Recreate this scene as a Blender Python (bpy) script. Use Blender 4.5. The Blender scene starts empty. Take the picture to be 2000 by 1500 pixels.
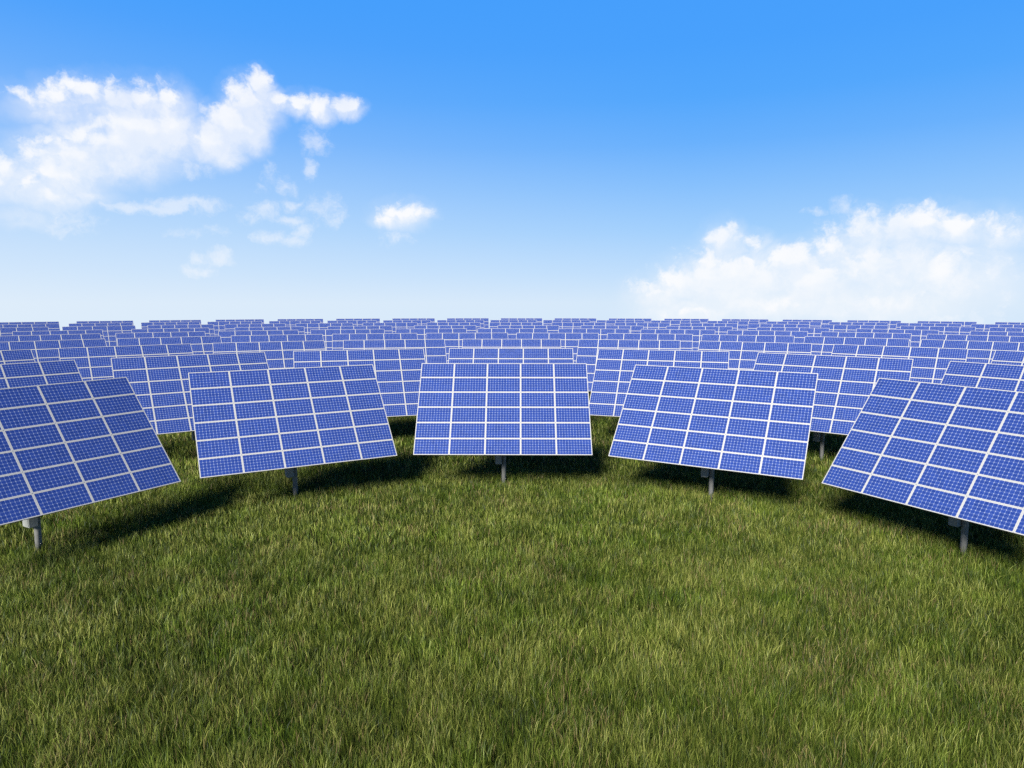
import bpy, math
import numpy as np
from mathutils import Vector, Matrix

# sky blue by elevation in degrees
SKY_STOPS = [(0.0, (215, 235, 254)), (2.3, (193, 224, 255)), (5.7, (163, 209, 255)), (9.0, (136, 194, 255)),
             (12.3, (105, 178, 255)), (15.6, (82, 168, 255)), (19.2, (72, 162, 255)), (22.6, (69, 160, 255)),
             (35.0, (50, 135, 235)), (90.0, (30, 95, 195))]
# cumulus puffs and thin veils: azimuth, elevation, half width, half height (radians), weight
DENSE_CLOUD = [(-0.5899,0.2370,0.0298,0.0192,0.70), (-0.5595,0.2415,0.0362,0.0267,0.87), (-0.5275,0.2516,0.0376,0.0237,0.87), (-0.4952,0.2475,0.0390,0.0317,0.87), (-0.4726,0.2503,0.0343,0.0320,0.87), (-0.4407,0.2541,0.0295,0.0324,0.87), (-0.5658,0.2240,0.0617,0.0180,0.61), (-0.4424,0.2243,0.0366,0.0421,1.09), (-0.4745,0.2180,0.0801,0.0416,1.09), (-0.5752,0.1975,0.0194,0.0171,0.78), (-0.5413,0.2028,0.0319,0.0243,0.87), (-0.5040,0.1941,0.0779,0.0387,1.04), (-0.5482,0.1777,0.0688,0.0340,1.00), (-0.5107,0.1756,0.0415,0.0252,0.87), (-0.4702,0.1945,0.0490,0.0254,0.78), (-0.6171,0.1633,0.0184,0.0271,0.87), (-0.6280,0.1436,0.0239,0.0255,0.87), (-0.5990,0.1436,0.0374,0.0301,0.78), (-0.5653,0.1556,0.0546,0.0341,0.87), (-0.5771,0.1329,0.0437,0.0212,0.78), (-0.6040,0.1073,0.0373,0.0147,0.52), (-0.5456,0.1367,0.0428,0.0150,0.61), (-0.3345,0.2848,0.0218,0.0216,1.10), (-0.3458,0.2596,0.0395,0.0354,1.20), (-0.3659,0.2346,0.0454,0.0321,1.20), (-0.3918,0.2139,0.0446,0.0291,1.10), (-0.3502,0.2329,0.0319,0.0323,1.20), (-0.3801,0.1974,0.0282,0.0202,0.90), (-0.4129,0.2182,0.0334,0.0257,0.78), (-0.3068,0.2690,0.0275,0.0147,0.90), (-0.2859,0.2658,0.0245,0.0167,0.90), (-0.2559,0.2635,0.0256,0.0206,1.00), (-0.2219,0.2650,0.0274,0.0157,1.00), (-0.1493,0.1315,0.0430,0.0230,0.90), (-0.1673,0.1256,0.0300,0.0139,0.90), (-0.1227,0.1306,0.0246,0.0140,0.80), (0.3036,0.0903,0.0302,0.0321,0.86), (0.2877,0.0616,0.0422,0.0326,0.86), (0.2542,0.0354,0.0521,0.0306,1.00), (0.3155,0.0403,0.0903,0.0476,1.12), (0.2160,0.0185,0.0496,0.0291,0.80), (0.3467,0.0876,0.0209,0.0195,0.80), (0.3927,0.0627,0.0473,0.0272,1.00), (0.4189,0.0354,0.0712,0.0374,1.03), (0.4413,0.0764,0.0374,0.0306,0.86), (0.4756,0.0988,0.0436,0.0286,0.90), (0.5208,0.0995,0.0343,0.0268,1.00), (0.5451,0.1011,0.0387,0.0264,1.00), (0.5770,0.0949,0.0372,0.0270,0.90), (0.6176,0.0877,0.0465,0.0316,0.69), (0.5066,0.0562,0.0905,0.0458,0.99), (0.5675,0.0419,0.0949,0.0472,0.86), (0.4806,0.0082,0.1520,0.0365,0.77), (0.3566,0.0053,0.1434,0.0281,0.80), (0.2555,-0.0089,0.0837,0.0258,0.80)]
THIN_CLOUD = [(-0.4418,0.1806,0.0594,0.0198,0.80), (-0.4741,0.1254,0.0754,0.0082,1.10), (-0.4385,0.1307,0.0480,0.0077,1.00), (-0.4141,0.1347,0.0399,0.0103,1.00), (-0.5581,0.1058,0.0476,0.0212,0.70), (-0.3235,0.1776,0.0144,0.0195,0.70), (-0.3043,0.1623,0.0146,0.0198,0.75), (-0.3341,0.1561,0.0228,0.0105,0.50), (-0.2675,0.2197,0.0256,0.0232,0.80), (-0.2747,0.1855,0.0121,0.0171,1.10), (-0.3319,0.1311,0.0262,0.0147,0.80), (-0.2999,0.1372,0.0201,0.0094,0.90), (-0.3026,0.1189,0.0321,0.0088,1.05), (-0.3518,0.1203,0.0259,0.0133,0.50), (-0.2581,0.1327,0.0308,0.0286,0.80), (-0.3268,0.0923,0.0264,0.0109,1.00), (-0.3003,0.0904,0.0269,0.0089,0.80), (-0.2849,0.1059,0.0149,0.0110,0.90), (-0.4282,0.0972,0.0335,0.0091,0.50), (-0.3971,0.1018,0.0250,0.0119,0.45), (-0.4199,0.0666,0.0160,0.0119,0.90), (-0.3925,0.0654,0.0215,0.0134,0.95), (-0.4268,0.0512,0.0160,0.0120,0.95), (-0.4090,0.0483,0.0249,0.0094,0.60), (-0.1571,0.0984,0.0273,0.0156,0.80), (0.4280,0.1004,0.0244,0.0195,0.45), (0.4527,0.1324,0.0178,0.0139,0.85), (0.4683,0.1251,0.0152,0.0063,0.60), (0.4176,0.1255,0.0184,0.0052,0.55), (0.1981,0.0229,0.0357,0.0361,0.70), (0.6050,0.0192,0.0604,0.0424,0.60), (0.5382,-0.0054,0.1101,0.0255,0.80)]

CELL_GAP = 0.027
CELL_CHAMFER = 0.14
CELL_A = (0.0056, 0.0165, 0.088)
CELL_B = (0.0084, 0.0228, 0.116)
CELL_C = (0.0066, 0.0182, 0.098)
LINE_COL = (0.095, 0.128, 0.235)
DIA_COL = (0.190, 0.213, 0.26)
FRAME_A = (0.212, 0.208, 0.194)
FRAME_B = (0.240, 0.236, 0.220)
# grass: from, to (metres ahead), blades per square metre, blade width
GRASS_BANDS = [(7.0, 15, 1250, 0.0092), (15, 23, 780, 0.0125), (23, 34, 430, 0.019), (34, 62, 120, 0.034)]
GRASS_RAMP = [(0.0, (0.008, 0.014, 0.0022)), (0.36, (0.026, 0.040, 0.0048)), (0.64, (0.068, 0.086, 0.0115)), (1.0, (0.205, 0.210, 0.052))]
GRASS_DRY = (0.14, 0.105, 0.045)
# ---------------------------------------------------------------- basics
scene = bpy.context.scene
COL = scene.collection
RNG = np.random.default_rng(11)
EXPO = 1.6
GAIN = 2.0 ** -EXPO          # sky radiance for a wanted picture brightness
PI = math.pi

scene.view_settings.view_transform = 'Standard'
scene.view_settings.look = 'None'
scene.view_settings.exposure = EXPO
scene.view_settings.gamma = 1.0
scene.render.engine = 'CYCLES'
scene.cycles.use_denoising = False

SUN = Vector((-0.62, -1.45, 1.0)).normalized()     # towards the sun

def srgb(r, g, b):
    def f(c):
        c /= 255.0
        return c / 12.92 if c <= 0.04045 else ((c + 0.055) / 1.055) ** 2.4
    return (f(r), f(g), f(b))

# ---------------------------------------------------------------- node helpers
class Tree:
    def __init__(self, nt):
        self.nt = nt
        nt.nodes.clear()
    def n(self, kind, **kw):
        nd = self.nt.nodes.new(kind)
        for k, v in kw.items():
            setattr(nd, k, v)
        return nd
    def l(self, a, b):
        self.nt.links.new(a, b)
    def math(self, op, a, b=None, c=None, clamp=False):
        nd = self.n('ShaderNodeMath', operation=op, use_clamp=clamp)
        for i, v in enumerate((a, b, c)):
            if v is None:
                continue
            if isinstance(v, (int, float)):
                nd.inputs[i].default_value = v
            else:
                self.l(v, nd.inputs[i])
        return nd.outputs[0]
    def remap(self, v, a, b, c=0.0, d=1.0, smooth=True):
        nd = self.n('ShaderNodeMapRange', interpolation_type='SMOOTHSTEP' if smooth else 'LINEAR')
        self.l(v, nd.inputs['Value'])
        for nm, x in (('From Min', a), ('From Max', b), ('To Min', c), ('To Max', d)):
            nd.inputs[nm].default_value = x
        return nd.outputs['Result']
    def mix(self, fac, a, b, blend='MIX'):
        nd = self.n('ShaderNodeMix', data_type='RGBA', blend_type=blend)
        for s, v in ((nd.inputs[0], fac), (nd.inputs[6], a), (nd.inputs[7], b)):
            if isinstance(v, (int, float)):
                s.default_value = v
            elif isinstance(v, tuple):
                s.default_value = (*v[:3], 1.0)
            else:
                self.l(v, s)
        return nd.outputs[2]
    def ramp(self, fac, stops, interp='LINEAR'):
        nd = self.n('ShaderNodeValToRGB')
        cr = nd.color_ramp
        cr.interpolation = interp
        while len(cr.elements) > 1:
            cr.elements.remove(cr.elements[-1])
        cr.elements[0].position = stops[0][0]
        cr.elements[0].color = (*stops[0][1], 1)
        for p, c in stops[1:]:
            e = cr.elements.new(p)
            e.color = (*c, 1)
        self.l(fac, nd.inputs[0])
        return nd.outputs[0]
    def noise(self, vec, scale, detail=4.0, rough=0.5, distort=0.0):
        nd = self.n('ShaderNodeTexNoise')
        if vec is not None:
            self.l(vec, nd.inputs['Vector'])
        nd.inputs['Scale'].default_value = scale
        nd.inputs['Detail'].default_value = detail
        nd.inputs['Roughness'].default_value = rough
        nd.inputs['Distortion'].default_value = distort
        return nd

# ---------------------------------------------------------------- sky
def build_world():
    w = bpy.data.worlds.new('World')
    scene.world = w
    w.use_nodes = True
    t = Tree(w.node_tree)
    tc = t.n('ShaderNodeTexCoord')
    nrm = t.n('ShaderNodeVectorMath', operation='NORMALIZE')
    t.l(tc.outputs['Generated'], nrm.inputs[0])
    sep = t.n('ShaderNodeSeparateXYZ')
    t.l(nrm.outputs[0], sep.inputs[0])
    el = t.math('ARCSINE', sep.outputs['Z'])
    az = t.math('ARCTAN2', sep.outputs['X'], sep.outputs['Y'])
    # clear sky: Nishita carries a share of the light, the rest is the clear blue of this day by elevation
    sky = t.n('ShaderNodeTexSky', sky_type='NISHITA', sun_disc=False)
    sky.sun_elevation = math.asin(SUN.z)
    sky.sun_rotation = math.atan2(SUN.x, SUN.y)
    nish = t.n('ShaderNodeVectorMath', operation='SCALE')
    t.l(sky.outputs[0], nish.inputs[0])
    nish.inputs['Scale'].default_value = 0.07 * GAIN
    G = lambda r, g, b: tuple(c * GAIN for c in srgb(r, g, b))
    stops = SKY_STOPS
    fac = t.math('DIVIDE', el, PI / 2)
    grad = t.ramp(fac, [(max(0.0, math.radians(e) / (PI / 2)), G(*c)) for e, c in stops])
    # the air is a little paler towards the west (left)
    side = t.remap(az, -0.75, 0.25, 1.0, 0.0, smooth=False)
    low = t.remap(el, 0.0, 0.40, 1.0, 0.0)
    grad = t.mix(t.math('MULTIPLY', t.math('MULTIPLY', side, low), 0.36), grad, G(244, 250, 255))
    clear = t.mix(0.04, grad, nish.outputs[0])
    # clouds
    cmb = t.n('ShaderNodeCombineXYZ')
    t.l(az, cmb.inputs[0]); t.l(el, cmb.inputs[1])
    warp = t.noise(cmb.outputs[0], 26.0, 5.0, 0.6)
    wv = t.n('ShaderNodeVectorMath', operation='SUBTRACT')
    t.l(warp.outputs['Color'], wv.inputs[0]); wv.inputs[1].default_value = (0.25, 0.30, 0.5)
    ws = t.n('ShaderNodeVectorMath', operation='SCALE')
    t.l(wv.outputs[0], ws.inputs[0]); ws.inputs['Scale'].default_value = 0.030
    wa = t.n('ShaderNodeVectorMath', operation='ADD')
    t.l(cmb.outputs[0], wa.inputs[0]); t.l(ws.outputs[0], wa.inputs[1])
    flat = t.n('ShaderNodeVectorMath', operation='MULTIPLY')
    t.l(wa.outputs[0], flat.inputs[0]); flat.inputs[1].default_value = (1, 1, 0)
    def field(blobs, grow, vec):
        acc = None
        for (a, e, ra, re, wt) in blobs:
            mp = t.n('ShaderNodeMapping', vector_type='TEXTURE')
            t.l(vec, mp.inputs['Vector'])
            mp.inputs['Location'].default_value = (a, e, 0)
            mp.inputs['Scale'].default_value = (ra * grow, re * grow, 1)
            g = t.n('ShaderNodeTexGradient', gradient_type='SPHERICAL')
            t.l(mp.outputs[0], g.inputs[0])
            v = t.math('MULTIPLY', g.outputs['Fac'], wt)
            acc = v if acc is None else t.math('MAXIMUM', acc, v)
        return acc
    up = t.n('ShaderNodeVectorMath', operation='ADD')
    t.l(flat.outputs[0], up.inputs[0]); up.inputs[1].default_value = (-0.007, 0.013, 0)
    dense = field(DENSE_CLOUD, 1.45, flat.outputs[0])
    above = field(DENSE_CLOUD, 1.45, up.outputs[0])
    thin = field(THIN_CLOUD, 1.4, flat.outputs[0])
    fine = t.noise(wa.outputs[0], 36.0, 10.0, 0.70).outputs['Fac']
    broad = t.noise(cmb.outputs[0], 15.0, 5.0, 0.55).outputs['Fac']
    vor = t.n('ShaderNodeTexVoronoi', feature='SMOOTH_F1')
    t.l(wa.outputs[0], vor.inputs['Vector'])
    vor.inputs['Scale'].default_value = 42.0
    vor.inputs['Smoothness'].default_value = 0.5
    vor.inputs['Detail'].default_value = 2.0
    vor.inputs['Roughness'].default_value = 0.5
    puff = t.math('SUBTRACT', 0.45, vor.outputs['Distance'])
    inside = t.remap(dense, 0.0, 0.12)
    lit = t.math('ADD', t.math('SUBTRACT', dense, above), t.math('MULTIPLY', puff, 0.25))    # sunlit upper side of each puff
    lit = t.remap(lit, -0.22, 0.22)
    d1 = t.math('ADD', dense, t.math('MULTIPLY', t.math('SUBTRACT', fine, 0.5), 1.15))
    d1 = t.math('ADD', d1, t.math('MULTIPLY', puff, 0.30))
    d1 = t.math('MULTIPLY', d1, inside)
    e = t.n('ShaderNodeMapRange', interpolation_type='SMOOTHSTEP')
    t.l(d1, e.inputs['Value'])
    e.inputs['From Min'].default_value = 0.17
    t.l(t.math('MULTIPLY_ADD', lit, -0.20, 0.82), e.inputs['From Max'])
    body = t.math('ADD', t.math('MULTIPLY', broad, 1.0), t.math('MULTIPLY', lit, 0.34))
    body = t.remap(body, 0.35, 1.0, 0.48, 0.98)
    a1 = t.math('MULTIPLY', e.outputs['Result'], body)
    veil = t.math('ADD', thin, t.math('MULTIPLY', t.math('SUBTRACT', fine, 0.5), 2.2))
    veil = t.math('MULTIPLY', veil, t.remap(thin, 0.0, 0.25))
    a2 = t.remap(veil, 0.12, 1.05, 0.0, 0.48)
    soft = t.remap(dense, 0.02, 0.6, 0.0, 0.46)        # thin vapour round the dense parts
    soft = t.math('MULTIPLY', soft, t.math('MULTIPLY_ADD', lit, -0.75, 1.0))
    a2 = t.math('MAXIMUM', a2, soft)
    alpha = t.math('SUBTRACT', 1.0, t.math('MULTIPLY', t.math('SUBTRACT', 1.0, a1), t.math('SUBTRACT', 1.0, a2)), clamp=True)
    col = t.mix(alpha, clear, tuple(c * GAIN for c in srgb(252, 253, 255)))
    bg = t.n('ShaderNodeBackground')
    t.l(col, bg.inputs['Color'])
    bg0 = t.n('ShaderNodeBackground')
    t.l(clear, bg0.inputs['Color'])
    # the clouds lie low in the north; the rest of the sky is clear
    m1 = t.math('LESS_THAN', el, 0.40)
    m2 = t.math('GREATER_THAN', el, -0.06)
    m3 = t.math('LESS_THAN', t.math('ABSOLUTE', az), 0.95)
    band = t.math('MULTIPLY', t.math('MULTIPLY', m1, m2), m3)
    ms = t.n('ShaderNodeMixShader')
    t.l(band, ms.inputs[0]); t.l(bg0.outputs[0], ms.inputs[1]); t.l(bg.outputs[0], ms.inputs[2])
    out = t.n('ShaderNodeOutputWorld')
    t.l(ms.outputs[0], out.inputs['Surface'])
    w.cycles.sampling_method = 'MANUAL'
    w.cycles.sample_map_resolution = 512
build_world()

sd = bpy.data.lights.new('sun', 'SUN')
sd.energy = 5.0
sd.angle = math.radians(20.0)
sd.color = (1.0, 0.965, 0.90)
so = bpy.data.objects.new('sun', sd)
so.rotation_euler = SUN.to_track_quat('Z', 'Y').to_euler()
so.location = (-20, -60, 60)
COL.objects.link(so)

# ---------------------------------------------------------------- camera
CAM_H = 8.734
PITCH = 0.1184
FPX = 1331.8
cd = bpy.data.cameras.new('camera')
cd.sensor_width = 36.0
cd.lens = 36.0 * FPX / 2000.0
cd.clip_end = 5000
co = bpy.data.objects.new('camera', cd)
co.location = (0, 0, CAM_H)
co.rotation_euler = (PI / 2 - PITCH, 0, 0)
COL.objects.link(co)
scene.camera = co

def in_view(p):
    """where a world point falls across the view, -1..1 (x), -1..1 (y); None when behind"""
    x, y, z = p[0], p[1], p[2] - CAM_H
    c, s = math.cos(PITCH), math.sin(PITCH)
    d = y * c - z * s
    if d < 0.5:
        return None
    return (x * FPX / d / 1000.0, (y * s + z * c) * FPX / d / 750.0)

# ---------------------------------------------------------------- materials
def principled(name, base=(0.5, 0.5, 0.5), rough=0.5, metal=0.0, spec=0.5):
    m = bpy.data.materials.new(name)
    m.use_nodes = True
    t = Tree(m.node_tree)
    b = t.n('ShaderNodeBsdfPrincipled')
    b.inputs['Base Color'].default_value = (*base, 1)
    b.inputs['Roughness'].default_value = rough
    b.inputs['Metallic'].default_value = metal
    b.inputs['Specular IOR Level'].default_value = spec
    o = t.n('ShaderNodeOutputMaterial')
    t.l(b.outputs[0], o.inputs['Surface'])
    return m, t, b

def cell_material():
    """twelve by six monocrystalline cells behind glass: UV counts cells"""
    m, t, b = principled('solar_cells', rough=0.22, spec=0.30)
    uv = t.n('ShaderNodeUVMap', uv_map='cells')
    sp = t.n('ShaderNodeSeparateXYZ')
    t.l(uv.outputs[0], sp.inputs[0])
    fx = t.math('ABSOLUTE', t.math('SUBTRACT', t.math('FRACT', sp.outputs[0]), 0.5))
    fy = t.math('ABSOLUTE', t.math('SUBTRACT', t.math('FRACT', sp.outputs[1]), 0.5))
    gap = t.math('GREATER_THAN', t.math('MAXIMUM', fx, fy), 0.5 - CELL_GAP)
    dia = t.math('GREATER_THAN', t.math('ADD', fx, fy), 1.0 - CELL_CHAMFER)
    # two printed bus bars along each cell and fine fingers lost in distance
    bus = t.math('LESS_THAN', t.math('ABSOLUTE', t.math('SUBTRACT', fy, 0.22)), 0.014)
    # one tone per cell, one per module
    fl = t.n('ShaderNodeVectorMath', operation='FLOOR')
    t.l(uv.outputs[0], fl.inputs[0])
    oi = t.n('ShaderNodeObjectInfo')
    ad = t.n('ShaderNodeVectorMath', operation='ADD')
    cx = t.n('ShaderNodeCombineXYZ')
    t.l(t.math('MULTIPLY', oi.outputs['Random'], 97.0), cx.inputs[2])
    t.l(fl.outputs[0], ad.inputs[0]); t.l(cx.outputs[0], ad.inputs[1])
    wn = t.n('ShaderNodeTexWhiteNoise', noise_dimensions='3D')
    t.l(ad.outputs[0], wn.inputs['Vector'])
    blue = t.mix(wn.outputs['Value'], CELL_A, CELL_B)
    blue = t.mix(t.math('MULTIPLY', oi.outputs['Random'], 0.5), blue, CELL_C)
    line = t.mix(t.math('MULTIPLY', bus, 0.35), blue, (0.20, 0.24, 0.42))
    col = t.mix(gap, line, LINE_COL)
    col = t.mix(dia, col, DIA_COL)
    t.l(col, b.inputs['Base Color'])
    return m

def aluminium_material():
    m, t, b = principled('aluminium_frame', rough=0.45, spec=0.4)
    tc = t.n('ShaderNodeTexCoord')
    nz = t.noise(tc.outputs['Object'], 3.0, 5.0, 0.6)
    col = t.mix(nz.outputs['Fac'], FRAME_A, FRAME_B)
    t.l(col, b.inputs['Base Color'])
    return m

def steel_material(name, a, c, rough=0.55):
    m, t, b = principled(name, rough=rough, spec=0.4)
    tc = t.n('ShaderNodeTexCoord')
    nz = t.noise(tc.outputs['Object'], 6.0, 6.0, 0.65)
    st = t.n('ShaderNodeMapping')
    t.l(tc.outputs['Object'], st.inputs[0])
    st.inputs['Scale'].default_value = (14, 14, 0.7)
    streak = t.noise(st.outputs[0], 1.0, 4.0, 0.6)
    f = t.math('ADD', t.math('MULTIPLY', nz.outputs['Fac'], 0.6), t.math('MULTIPLY', streak.outputs['Fac'], 0.4))
    t.l(t.mix(t.remap(f, 0.35, 0.65), a, c), b.inputs['Base Color'])
    return m

MAT_CELL = cell_material()
MAT_FRAME = aluminium_material()
MAT_BACK = principled('white_backsheet', (0.40, 0.40, 0.40), 0.6)[0]
MAT_STEEL = steel_material('galvanised_steel', (0.145, 0.146, 0.137), (0.205, 0.205, 0.19))
MAT_BOX = steel_material('painted_steel_box', (0.17, 0.178, 0.163), (0.21, 0.218, 0.20), 0.5)
MAT_RAIL = steel_material('primed_rail', (0.24, 0.17, 0.07), (0.30, 0.22, 0.09), 0.6)
MAT_SEAL = principled('dark_rubber_seal', (0.03, 0.03, 0.03), 0.7)[0]

# ---------------------------------------------------------------- mesh helper
class MB:
    def __init__(self):
        self.v, self.f, self.m, self.uv = [], [], [], {}
    def face(self, idx, mat=0, uv=None):
        if uv:
            self.uv[len(self.f)] = uv
        self.f.append(idx); self.m.append(mat)
    def add(self, vs):
        k = len(self.v)
        self.v += [tuple(p) for p in vs]
        return k
    def box(self, x0, x1, y0, y1, z0, z1, mat=0, bevel=0.0):
        """box with its vertical and horizontal edges chamfered by bevel"""
        b = bevel
        if b <= 0:
            k = self.add([(x, y, z) for z in (z0, z1) for y in (y0, y1) for x in (x0, x1)])
            for q in ((0, 2, 3, 1), (4, 5, 7, 6), (0, 1, 5, 4), (2, 6, 7, 3), (0, 4, 6, 2), (1, 3, 7, 5)):
                self.face([k + i for i in q], mat)
            return
        rings = []
        for z, ins in ((z0, b), (z0 + b, 0), (z1 - b, 0), (z1, b)):
            a0, a1, c0, c1 = x0 + ins, x1 - ins, y0 + ins, y1 - ins
            rings.append(self.add([(a0 + b, c0, z), (a1 - b, c0, z), (a1, c0 + b, z), (a1, c1 - b, z),
                                   (a1 - b, c1, z), (a0 + b, c1, z), (a0, c1 - b, z), (a0, c0 + b, z)]))
        for r0, r1 in zip(rings, rings[1:]):
            for i in range(8):
                j = (i + 1) % 8
                self.face([r0 + i, r0 + j, r1 + j, r1 + i], mat)
        self.face([rings[0] + i for i in range(7, -1, -1)], mat)
        self.face([rings[-1] + i for i in range(8)], mat)
    def tube(self, p, q, r, n=20, mat=0, r2=None):
        p, q = Vector(p), Vector(q)
        d = (q - p).normalized()
        a = d.orthogonal().normalized(); b = d.cross(a)
        r2 = r if r2 is None else r2
        k0 = self.add([p + (a * math.cos(2 * PI * i / n) + b * math.sin(2 * PI * i / n)) * r for i in range(n)])
        k1 = self.add([q + (a * math.cos(2 * PI * i / n) + b * math.sin(2 * PI * i / n)) * r2 for i in range(n)])
        for i in range(n):
            j = (i + 1) % n
            self.face([k0 + i, k0 + j, k1 + j, k1 + i], mat)
        self.face([k0 + i for i in range(n - 1, -1, -1)], mat)
        self.face([k1 + i for i in range(n)], mat)
    def mesh(self, name, mats, smooth=False):
        me = bpy.data.meshes.new(name)
        me.from_pydata(self.v, [], self.f)
        for m in mats:
            me.materials.append(m)
        for i, p in enumerate(me.polygons):
            p.material_index = self.m[i]
        if self.uv:
            lay = me.uv_layers.new(name='cells')
            for fi, uvs in self.uv.items():
                for li, c in zip(me.polygons[fi].loop_indices, uvs):
                    lay.data[li].uv = c
        if smooth:
            for p in me.polygons:
                p.use_smooth = len(p.vertices) == 4
        me.validate(); me.update()
        return me

def link(name, me, parent=None, loc=(0, 0, 0), rx=0.0):
    o = bpy.data.objects.new(name, me)
    COL.objects.link(o)
    o.location = loc
    o.rotation_euler = (rx, 0, 0)
    if parent is not None:
        o.parent = parent
    return o

# ---------------------------------------------------------------- the solar tracker
PW, PH, TILT, PHC, PDP = 8.0, 4.957, math.radians(50.37), 3.915, 0.63
NX, NY = 5, 6
MW, MH, FR, CH, TH = PW / NX - 0.004, PH / NY - 0.004, 0.033, 0.014, 0.042

def laminate(mb, back_mat=1):
    x0, x1, y0, y1 = -MW / 2 + FR, MW / 2 - FR, -MH / 2 + FR, MH / 2 - FR
    x0 -= 0.004; x1 += 0.004; y0 -= 0.004; y1 += 0.004
    z1, z0 = -0.004, -0.012
    k = mb.add([(x0, y0, z1), (x1, y0, z1), (x1, y1, z1), (x0, y1, z1),
                (x0, y0, z0), (x1, y0, z0), (x1, y1, z0), (x0, y1, z0)])
    e = 0.12        # margin round the cells, in cells
    mb.face([k, k + 1, k + 2, k + 3], 0, [(-e + 0.1, -e + 0.1), (12 + e - 0.1, -e + 0.1), (12 + e - 0.1, 6 + e - 0.1), (-e + 0.1, 6 + e - 0.1)])
    mb.face([k + 7, k + 6, k + 5, k + 4], back_mat, [(0, 0)] * 4)
    for i in range(4):
        j = (i + 1) % 4
        mb.face([k + i, k + 4 + i, k + 4 + j, k + j], back_mat, [(0, 0)] * 4)

def frame_ring(mb, mat=0):
    X, Y = MW / 2, MH / 2
    out = [(-X + CH, -Y), (X - CH, -Y), (X, -Y + CH), (X, Y - CH), (X - CH, Y), (-X + CH, Y), (-X, Y - CH), (-X, -Y + CH)]
    inn = [(-X + FR, -Y + FR), (X - FR, -Y + FR), (X - FR, Y - FR), (-X + FR, Y - FR)]
    ro = mb.add([(x, y, 0.0) for x, y in out]); rb = mb.add([(x, y, -TH) for x, y in out])
    ri = mb.add([(x, y, 0.0) for x, y in inn]); rd = mb.add([(x, y, -TH) for x, y in inn])
    for k, (a, b, c, d) in enumerate(((0, 1, 1, 0), (2, 3, 2, 1), (4, 5, 3, 2), (6, 7, 0, 3))):
        mb.face([ro + a, ro + b, ri + c, ri + d], mat)
        mb.face([rb + b, rb + a, rd + d, rd + c], mat)
    for a, b, c in ((1, 2, 1), (3, 4, 2), (5, 6, 3), (7, 0, 0)):
        mb.face([ro + a, ro + b, ri + c], mat)
        mb.face([rb + b, rb + a, rd + c], mat)
    for i in range(8):
        j = (i + 1) % 8
        mb.face([ro + j, ro + i, rb + i, rb + j], mat)
    for i in range(4):
        j = (i + 1) % 4
        mb.face([ri + i, ri + j, rd + j, rd + i], mat)

def module_meshes():
    a = MB(); laminate(a)
    glass = a.mesh('solar_module', [MAT_CELL, MAT_BACK])
    b = MB(); frame_ring(b)
    ring = b.mesh('module_frame', [MAT_FRAME])
    c = MB(); laminate(c); frame_ring(c, 2)
    whole = c.mesh('framed_solar_module', [MAT_CELL, MAT_BACK, MAT_FRAME])
    return glass, ring, whole
GLASS, RING, WHOLE = module_meshes()

UP = Vector((0, math.cos(TILT), math.sin(TILT)))
NORMAL = Vector((0, -math.sin(TILT), math.cos(TILT)))
CENTRE = Vector((0, -PDP, PHC))

def on_plane(x, s, depth=0.0):
    return CENTRE + Vector((x, 0, 0)) + UP * s - NORMAL * depth

def make_tracker(detailed):
    root = bpy.data.objects.new('solar_tracker', None)
    root.empty_display_size = 0.5
    COL.objects.link(root)
    for j in range(NY):
        for i in range(NX):
            p = on_plane((i - (NX - 1) / 2) * PW / NX, (j - (NY - 1) / 2) * PH / NY)
            if detailed:
                g = link('solar_module', GLASS, root, p, TILT)
                link('frame', RING, g)
            else:
                link('solar_module', WHOLE, root, p, TILT)
    mb = MB()
    mb.tube((0, 0, -0.3), (0, 0, 4.16), 0.108, 28)
    mb.tube((0, 0, 4.02), (0, 0, 4.06), 0.17, 24)
    link('pole', mb.mesh('pole', [MAT_STEEL], True), root)
    mb = MB()
    mb.box(-0.39, -0.095, -0.32, 0.11, 1.12, 1.92, 0, 0.012)
    bx = link('control_box', mb.mesh('control_box', [MAT_BOX]), root)
    if detailed:
        mb = MB()
        mb.box(-0.406, -0.3905, -0.29, 0.08, 1.16, 1.87, 0, 0.005)
        link('door', mb.mesh('control_box_door', [MAT_BOX]), bx)
        mb = MB()
        mb.tube((-0.25, -0.12, 1.121), (-0.25, -0.12, 1.075), 0.024, 12)
        link('cable_gland', mb.mesh('cable_gland', [MAT_SEAL]), bx)
    t = on_plane(0, 0.75, 0.262)
    mb = MB()
    mb.tube((-3.3, t.y, t.z), (3.3, t.y, t.z), 0.09, 20)
    link('torque_tube', mb.mesh('torque_tube', [MAT_STEEL], True), root)
    mb = MB()
    mb.box(-0.19, 0.19, t.y - 0.15, t.y + 0.15, 4.165, t.z + 0.14, 0, 0.02)
    link('mounting_head', mb.mesh('mounting_head', [MAT_STEEL]), root)
    rail = MB()
    rail.box(-0.055, 0.055, -2.43, 2.43, -0.13, 0.0, 0, 0.0)
    rm = rail.mesh('support_rail', [MAT_RAIL])
    for x in (-2.4, -0.8, 0.8, 2.4):
        link('support_rail', rm, root, on_plane(x, 0, 0.0425), TILT)
    return root

def copy_tree(src, parent=None):
    c = src.copy()
    COL.objects.link(c)
    if parent is not None:
        c.parent = parent
    for ch in src.children:
        copy_tree(ch, c)
    return c

ARC_C = (-0.571, 13.534)
ARC_N = [12, 20, 28, 38, 44, 44, 60, 72, 72]
ARC_R = [17.85, 28.956, 40.4, 51.833, 63.251, 74.077, 88.101, 102.719, 116.607]
ARC_O = [0.00967, 0.01659, 0.01293, -0.07167, -0.13307, -0.10708, -0.09156, -0.07919, -0.0669]

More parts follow.
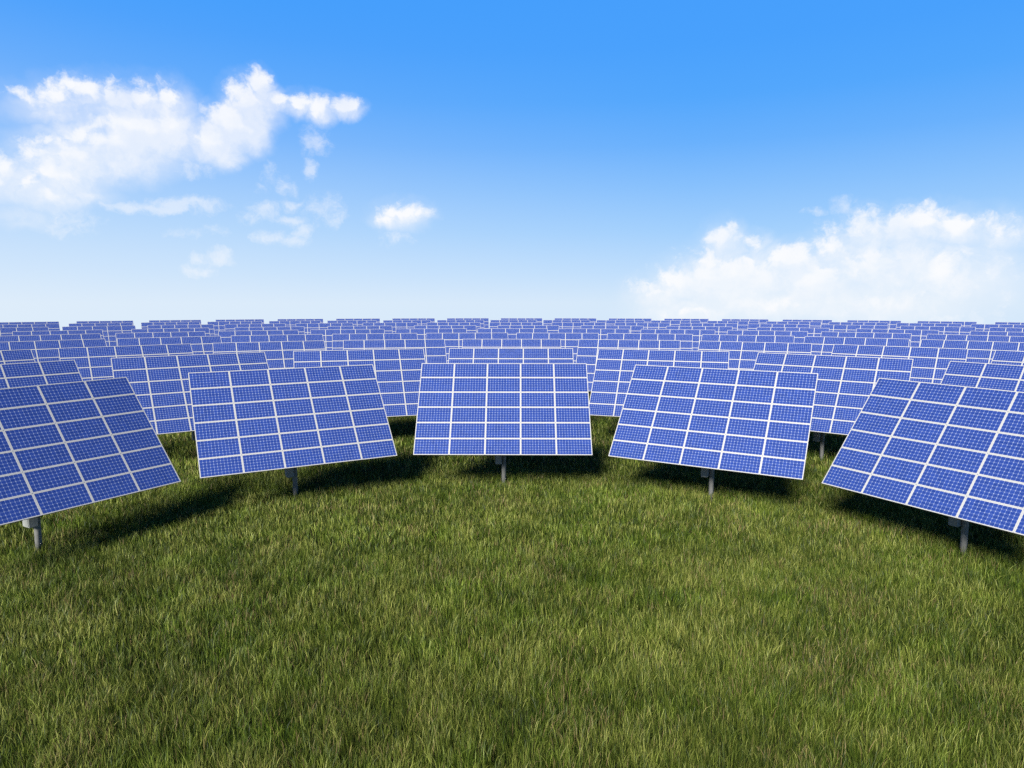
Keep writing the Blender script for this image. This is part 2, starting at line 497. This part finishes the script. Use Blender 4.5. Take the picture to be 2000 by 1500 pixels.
def arc_places(r):
    """the trackers of one arc of which the view shows something, left to right"""
    out = []
    n = ARC_N[r]
    for i in range(-n // 2 + 1, n // 2):
        a = ARC_O[r] + i * 2 * PI / n
        if abs(a) > 1.45:
            continue
        ca, sa = math.cos(a), math.sin(a)
        x = ARC_C[0] + (ARC_R[r] + PDP) * sa
        y = ARC_C[1] + (ARC_R[r] + PDP) * ca
        seen = []
        for u in (-4.0, 4.0):
            for s in (-PH / 2, PH / 2):
                p = on_plane(u, s)
                q = in_view((x + p.x * ca + p.y * sa, y - p.x * sa + p.y * ca, p.z))
                if q:
                    seen.append(q)
        if len(seen) < 4:
            continue
        if r == 0 and abs(i) > 2:
            continue
        tops = [seen[1][0], seen[3][0]]
        if max(tops) < -0.998 or min(tops) > 0.998:
            continue
        out.append((a, x, y))
    return out

ORD = ['first', 'second', 'third', 'fourth', 'fifth', 'sixth', 'seventh', 'eighth', 'ninth', 'tenth']
FRONT = ['leftmost solar tracker of the nearest arc, cut by the left edge, its frames shaded grey',
         'solar tracker of the nearest arc turned right, between the leftmost and the middle one',
         'middle solar tracker of the nearest arc, seen square on above its dark shadow',
         'solar tracker of the nearest arc turned left, between the middle and the rightmost one',
         'rightmost solar tracker of the nearest arc, cut by the right edge, its frames bright white']
WHERE = ['nearest arc', 'second arc from the front', 'third arc from the front', 'fourth arc from the front',
         'fifth and middle arc', 'sixth arc from the front', 'third arc from the back',
         'last arc but one', 'farthest arc, on the skyline']

def label_for(r, k, n):
    if r == 0:
        return FRONT[k]
    if k == 0:
        pos = 'leftmost'
    elif k == n - 1:
        pos = 'rightmost'
    elif 2 * k == n - 1:
        pos = 'middle'
    elif k < n / 2:
        pos = ORD[k] + ' from left'
    else:
        pos = ORD[n - 1 - k] + ' from right'
    return 'blue solar tracker in the %s, %s in view' % (WHERE[r], pos)

def build_field():
    near, far = make_tracker(True), make_tracker(False)
    fresh = {True: near, False: far}
    for r in range(len(ARC_N)):
        places = arc_places(r)
        for k, (a, x, y) in enumerate(places):
            kind = r < 2
            o = fresh[kind] or copy_tree(near if kind else far)
            fresh[kind] = None
            o.location = (x, y, 0)
            o.rotation_euler = (0, 0, -a)
            o['label'] = label_for(r, k, len(places))
            o['category'] = 'solar panel'
            o['group'] = 'solar trackers standing in arcs across the meadow'
        print('arc', r, len(places))
build_field()

# ---------------------------------------------------------------- ground: a flat hilltop meadow that falls away behind the last arc
def ground_z(x, y):
    rr = np.hypot(x - ARC_C[0], y - ARC_C[1])
    z = 0.03 * np.sin(x * 0.21 + 1.3) * np.sin(y * 0.17 + 0.4) * (rr < 140)
    d = np.clip(rr - 126.0, 0, None)
    return z - np.where(d < 40, d * d * 0.0045, 7.2 + (d - 40) * 0.36)

def build_ground():
    rings = np.concatenate([np.linspace(0, 126, 64), np.linspace(129, 170, 15), np.geomspace(180, 2600, 14)])
    na = 128
    an = np.linspace(0, 2 * PI, na, endpoint=False)
    vs = [(ARC_C[0], ARC_C[1], float(ground_z(np.array(ARC_C[0]), np.array(ARC_C[1]))))]
    for r in rings[1:]:
        x = ARC_C[0] + r * np.sin(an); y = ARC_C[1] + r * np.cos(an)
        z = ground_z(x, y)
        vs += list(zip(x.tolist(), y.tolist(), z.tolist()))
    fs = [(0, 1 + (i + 1) % na, 1 + i) for i in range(na)]
    for k in range(len(rings) - 2):
        b0, b1 = 1 + k * na, 1 + (k + 1) * na
        for i in range(na):
            j = (i + 1) % na
            fs.append((b0 + i, b0 + j, b1 + j, b1 + i))
    me = bpy.data.meshes.new('ground')
    me.from_pydata(vs, [], fs)
    me.update()
    for p in me.polygons:
        p.use_smooth = True
    m, t, b = principled('meadow_soil', rough=0.95, spec=0.1)
    tc = t.n('ShaderNodeTexCoord')
    n1 = t.noise(tc.outputs['Object'], 0.35, 6.0, 0.6).outputs['Fac']
    n2 = t.noise(tc.outputs['Object'], 9.0, 8.0, 0.7).outputs['Fac']
    f = t.math('ADD', t.math('MULTIPLY', n1, 0.5), t.math('MULTIPLY', n2, 0.5))
    t.l(t.ramp(f, [(0.30, (0.008, 0.009, 0.004)), (0.50, (0.018, 0.023, 0.006)), (0.68, (0.036, 0.040, 0.013))]), b.inputs['Base Color'])
    bp = t.n('ShaderNodeBump')
    bp.inputs['Strength'].default_value = 0.8
    bp.inputs['Distance'].default_value = 0.08
    t.l(n2, bp.inputs['Height'])
    t.l(bp.outputs[0], b.inputs['Normal'])
    me.materials.append(m)
    o = bpy.data.objects.new('ground', me)
    COL.objects.link(o)
    o['kind'] = 'structure'
build_ground()

# ---------------------------------------------------------------- grass
def value_noise(x, y, scale, seed):
    r = np.random.default_rng(seed)
    n = 256
    tab = r.random((n, n))
    u, v = x / scale, y / scale
    i, j = np.floor(u).astype(int), np.floor(v).astype(int)
    fu, fv = u - i, v - j
    fu = fu * fu * (3 - 2 * fu); fv = fv * fv * (3 - 2 * fv)
    g = lambda a, b: tab[a % n, b % n]
    return (g(i, j) * (1 - fu) + g(i + 1, j) * fu) * (1 - fv) + (g(i, j + 1) * (1 - fu) + g(i + 1, j + 1) * fu) * fv

def build_grass():
    P = []
    for d0, d1, dens, wide in GRASS_BANDS:
        hw = d1 * 0.80 + 8.0
        n = int((d1 - d0) * 2 * hw * dens)
        x = RNG.uniform(-hw, hw, n); y = RNG.uniform(d0, d1, n)
        ok = np.abs(x) < y * 0.80 + 8.0
        x, y = x[ok], y[ok]
        # tufts: blades gather round clump centres
        cl = value_noise(x, y, 0.28, 5)
        ok = RNG.random(len(x)) < 0.55 + 0.60 * cl
        x, y = x[ok], y[ok]
        P.append(np.stack([x, y, np.full(len(x), wide)], 1))
    P = np.concatenate(P)
    N = len(P)
    x, y, wide = P.T
    z = ground_z(x, y) - 0.01
    big = value_noise(x, y, 3.1, 7); mid = value_noise(x, y, 0.85, 8); clump = value_noise(x, y, 0.28, 5)
    h = 0.37 * (0.85 + 0.08 * big + 0.16 * mid + 0.28 * clump) * RNG.uniform(0.55, 1.20, N)
    w = wide * RNG.uniform(0.6, 1.3, N)
    lean_dir = value_noise(x, y, 0.5, 9) * 4 * PI + RNG.normal(0, 1.3, N)
    lean = np.abs(RNG.normal(0.12, 0.14, N)) + 0.03
    face = RNG.uniform(0, 2 * PI, N)
    sx, sy = np.cos(face) * w * 0.5, np.sin(face) * w * 0.5
    lx, ly = np.cos(lean_dir) * lean * h, np.sin(lean_dir) * lean * h
    V = np.zeros((N, 7, 3), np.float32)
    def ring(k, t, s, b):
        bx = x + lx * b; by = y + ly * b; bz = z + h * t
        if s > 0:
            V[:, k] = np.stack([bx - sx * s, by - sy * s, bz], 1)
            V[:, k + 1] = np.stack([bx + sx * s, by + sy * s, bz], 1)
        else:
            V[:, k] = np.stack([bx, by, bz], 1)
    ring(0, 0.0, 0.9, 0.0)
    ring(2, 0.45, 1.0, 0.22)
    ring(4, 0.80, 0.65, 0.75)
    ring(6, 1.0, 0.0, 1.55)
    base = (np.arange(N) * 7)[:, None]
    loops = np.concatenate([base + np.array([0, 1, 3, 2]), base + np.array([2, 3, 5, 4]), base + np.array([4, 5, 6])], 1).astype(np.int32)
    me = bpy.data.meshes.new('grass')
    me.vertices.add(N * 7)
    me.vertices.foreach_set('co', V.reshape(-1))
    me.loops.add(N * 11)
    me.loops.foreach_set('vertex_index', loops.reshape(-1))
    me.polygons.add(N * 3)
    st = ((np.arange(N) * 11)[:, None] + np.array([0, 4, 8])).astype(np.int32)
    me.polygons.foreach_set('loop_start', st.reshape(-1))
    me.update(calc_edges=True)
    # species and dryness of each blade
    patch = 0.35 * value_noise(x, y, 1.9, 21) + 0.45 * value_noise(x, y, 0.6, 22) + 0.20 * RNG.random(N)
    tint = np.clip(0.5 + (patch - 0.5) * 0.55 + RNG.normal(0, 0.25, N), 0, 1)
    dry = (RNG.random(N) < 0.02 + 0.16 * np.clip(value_noise(x, y, 1.2, 23) * 1.5 - 0.75, 0, 1)).astype(np.float32)
    lush = np.clip((value_noise(x, y, 0.9, 31) * 0.6 + value_noise(x, y, 1.6, 32) * 0.4 - 0.42) * 2.0 + RNG.normal(0, 0.25, N), 0, 1)
    for nm, arr in (('tint', tint), ('dry', dry), ('lush', lush)):
        at = me.attributes.new(nm, 'FLOAT', 'POINT')
        at.data.foreach_set('value', np.repeat(arr.astype(np.float32), 7))
    m = bpy.data.materials.new('grass_blades')
    m.use_nodes = True
    t = Tree(m.node_tree)
    a1 = t.n('ShaderNodeAttribute', attribute_name='tint')
    a2 = t.n('ShaderNodeAttribute', attribute_name='dry')
    col = t.ramp(a1.outputs['Fac'], GRASS_RAMP)
    a3 = t.n('ShaderNodeAttribute', attribute_name='lush')
    col = t.mix(a3.outputs['Fac'], col, t.mix(1.0, col, (0.80, 1.0, 0.60), 'MULTIPLY'))
    col = t.mix(a2.outputs['Fac'], col, GRASS_DRY)
    b = t.n('ShaderNodeBsdfPrincipled')
    t.l(col, b.inputs['Base Color'])
    b.inputs['Roughness'].default_value = 0.5
    b.inputs['Specular IOR Level'].default_value = 0.15
    tr = t.n('ShaderNodeBsdfTranslucent')
    t.l(col, tr.inputs['Color'])
    mx = t.n('ShaderNodeMixShader')
    mx.inputs[0].default_value = 0.14
    t.l(b.outputs[0], mx.inputs[1]); t.l(tr.outputs[0], mx.inputs[2])
    o = t.n('ShaderNodeOutputMaterial')
    t.l(mx.outputs[0], o.inputs['Surface'])
    me.materials.append(m)
    g = bpy.data.objects.new('grass', me)
    COL.objects.link(g)
    g['kind'] = 'stuff'
    g['label'] = 'long unmown green meadow grass growing under and before the solar trackers'
    g['category'] = 'grass'
    print('blades', N)
build_grass()
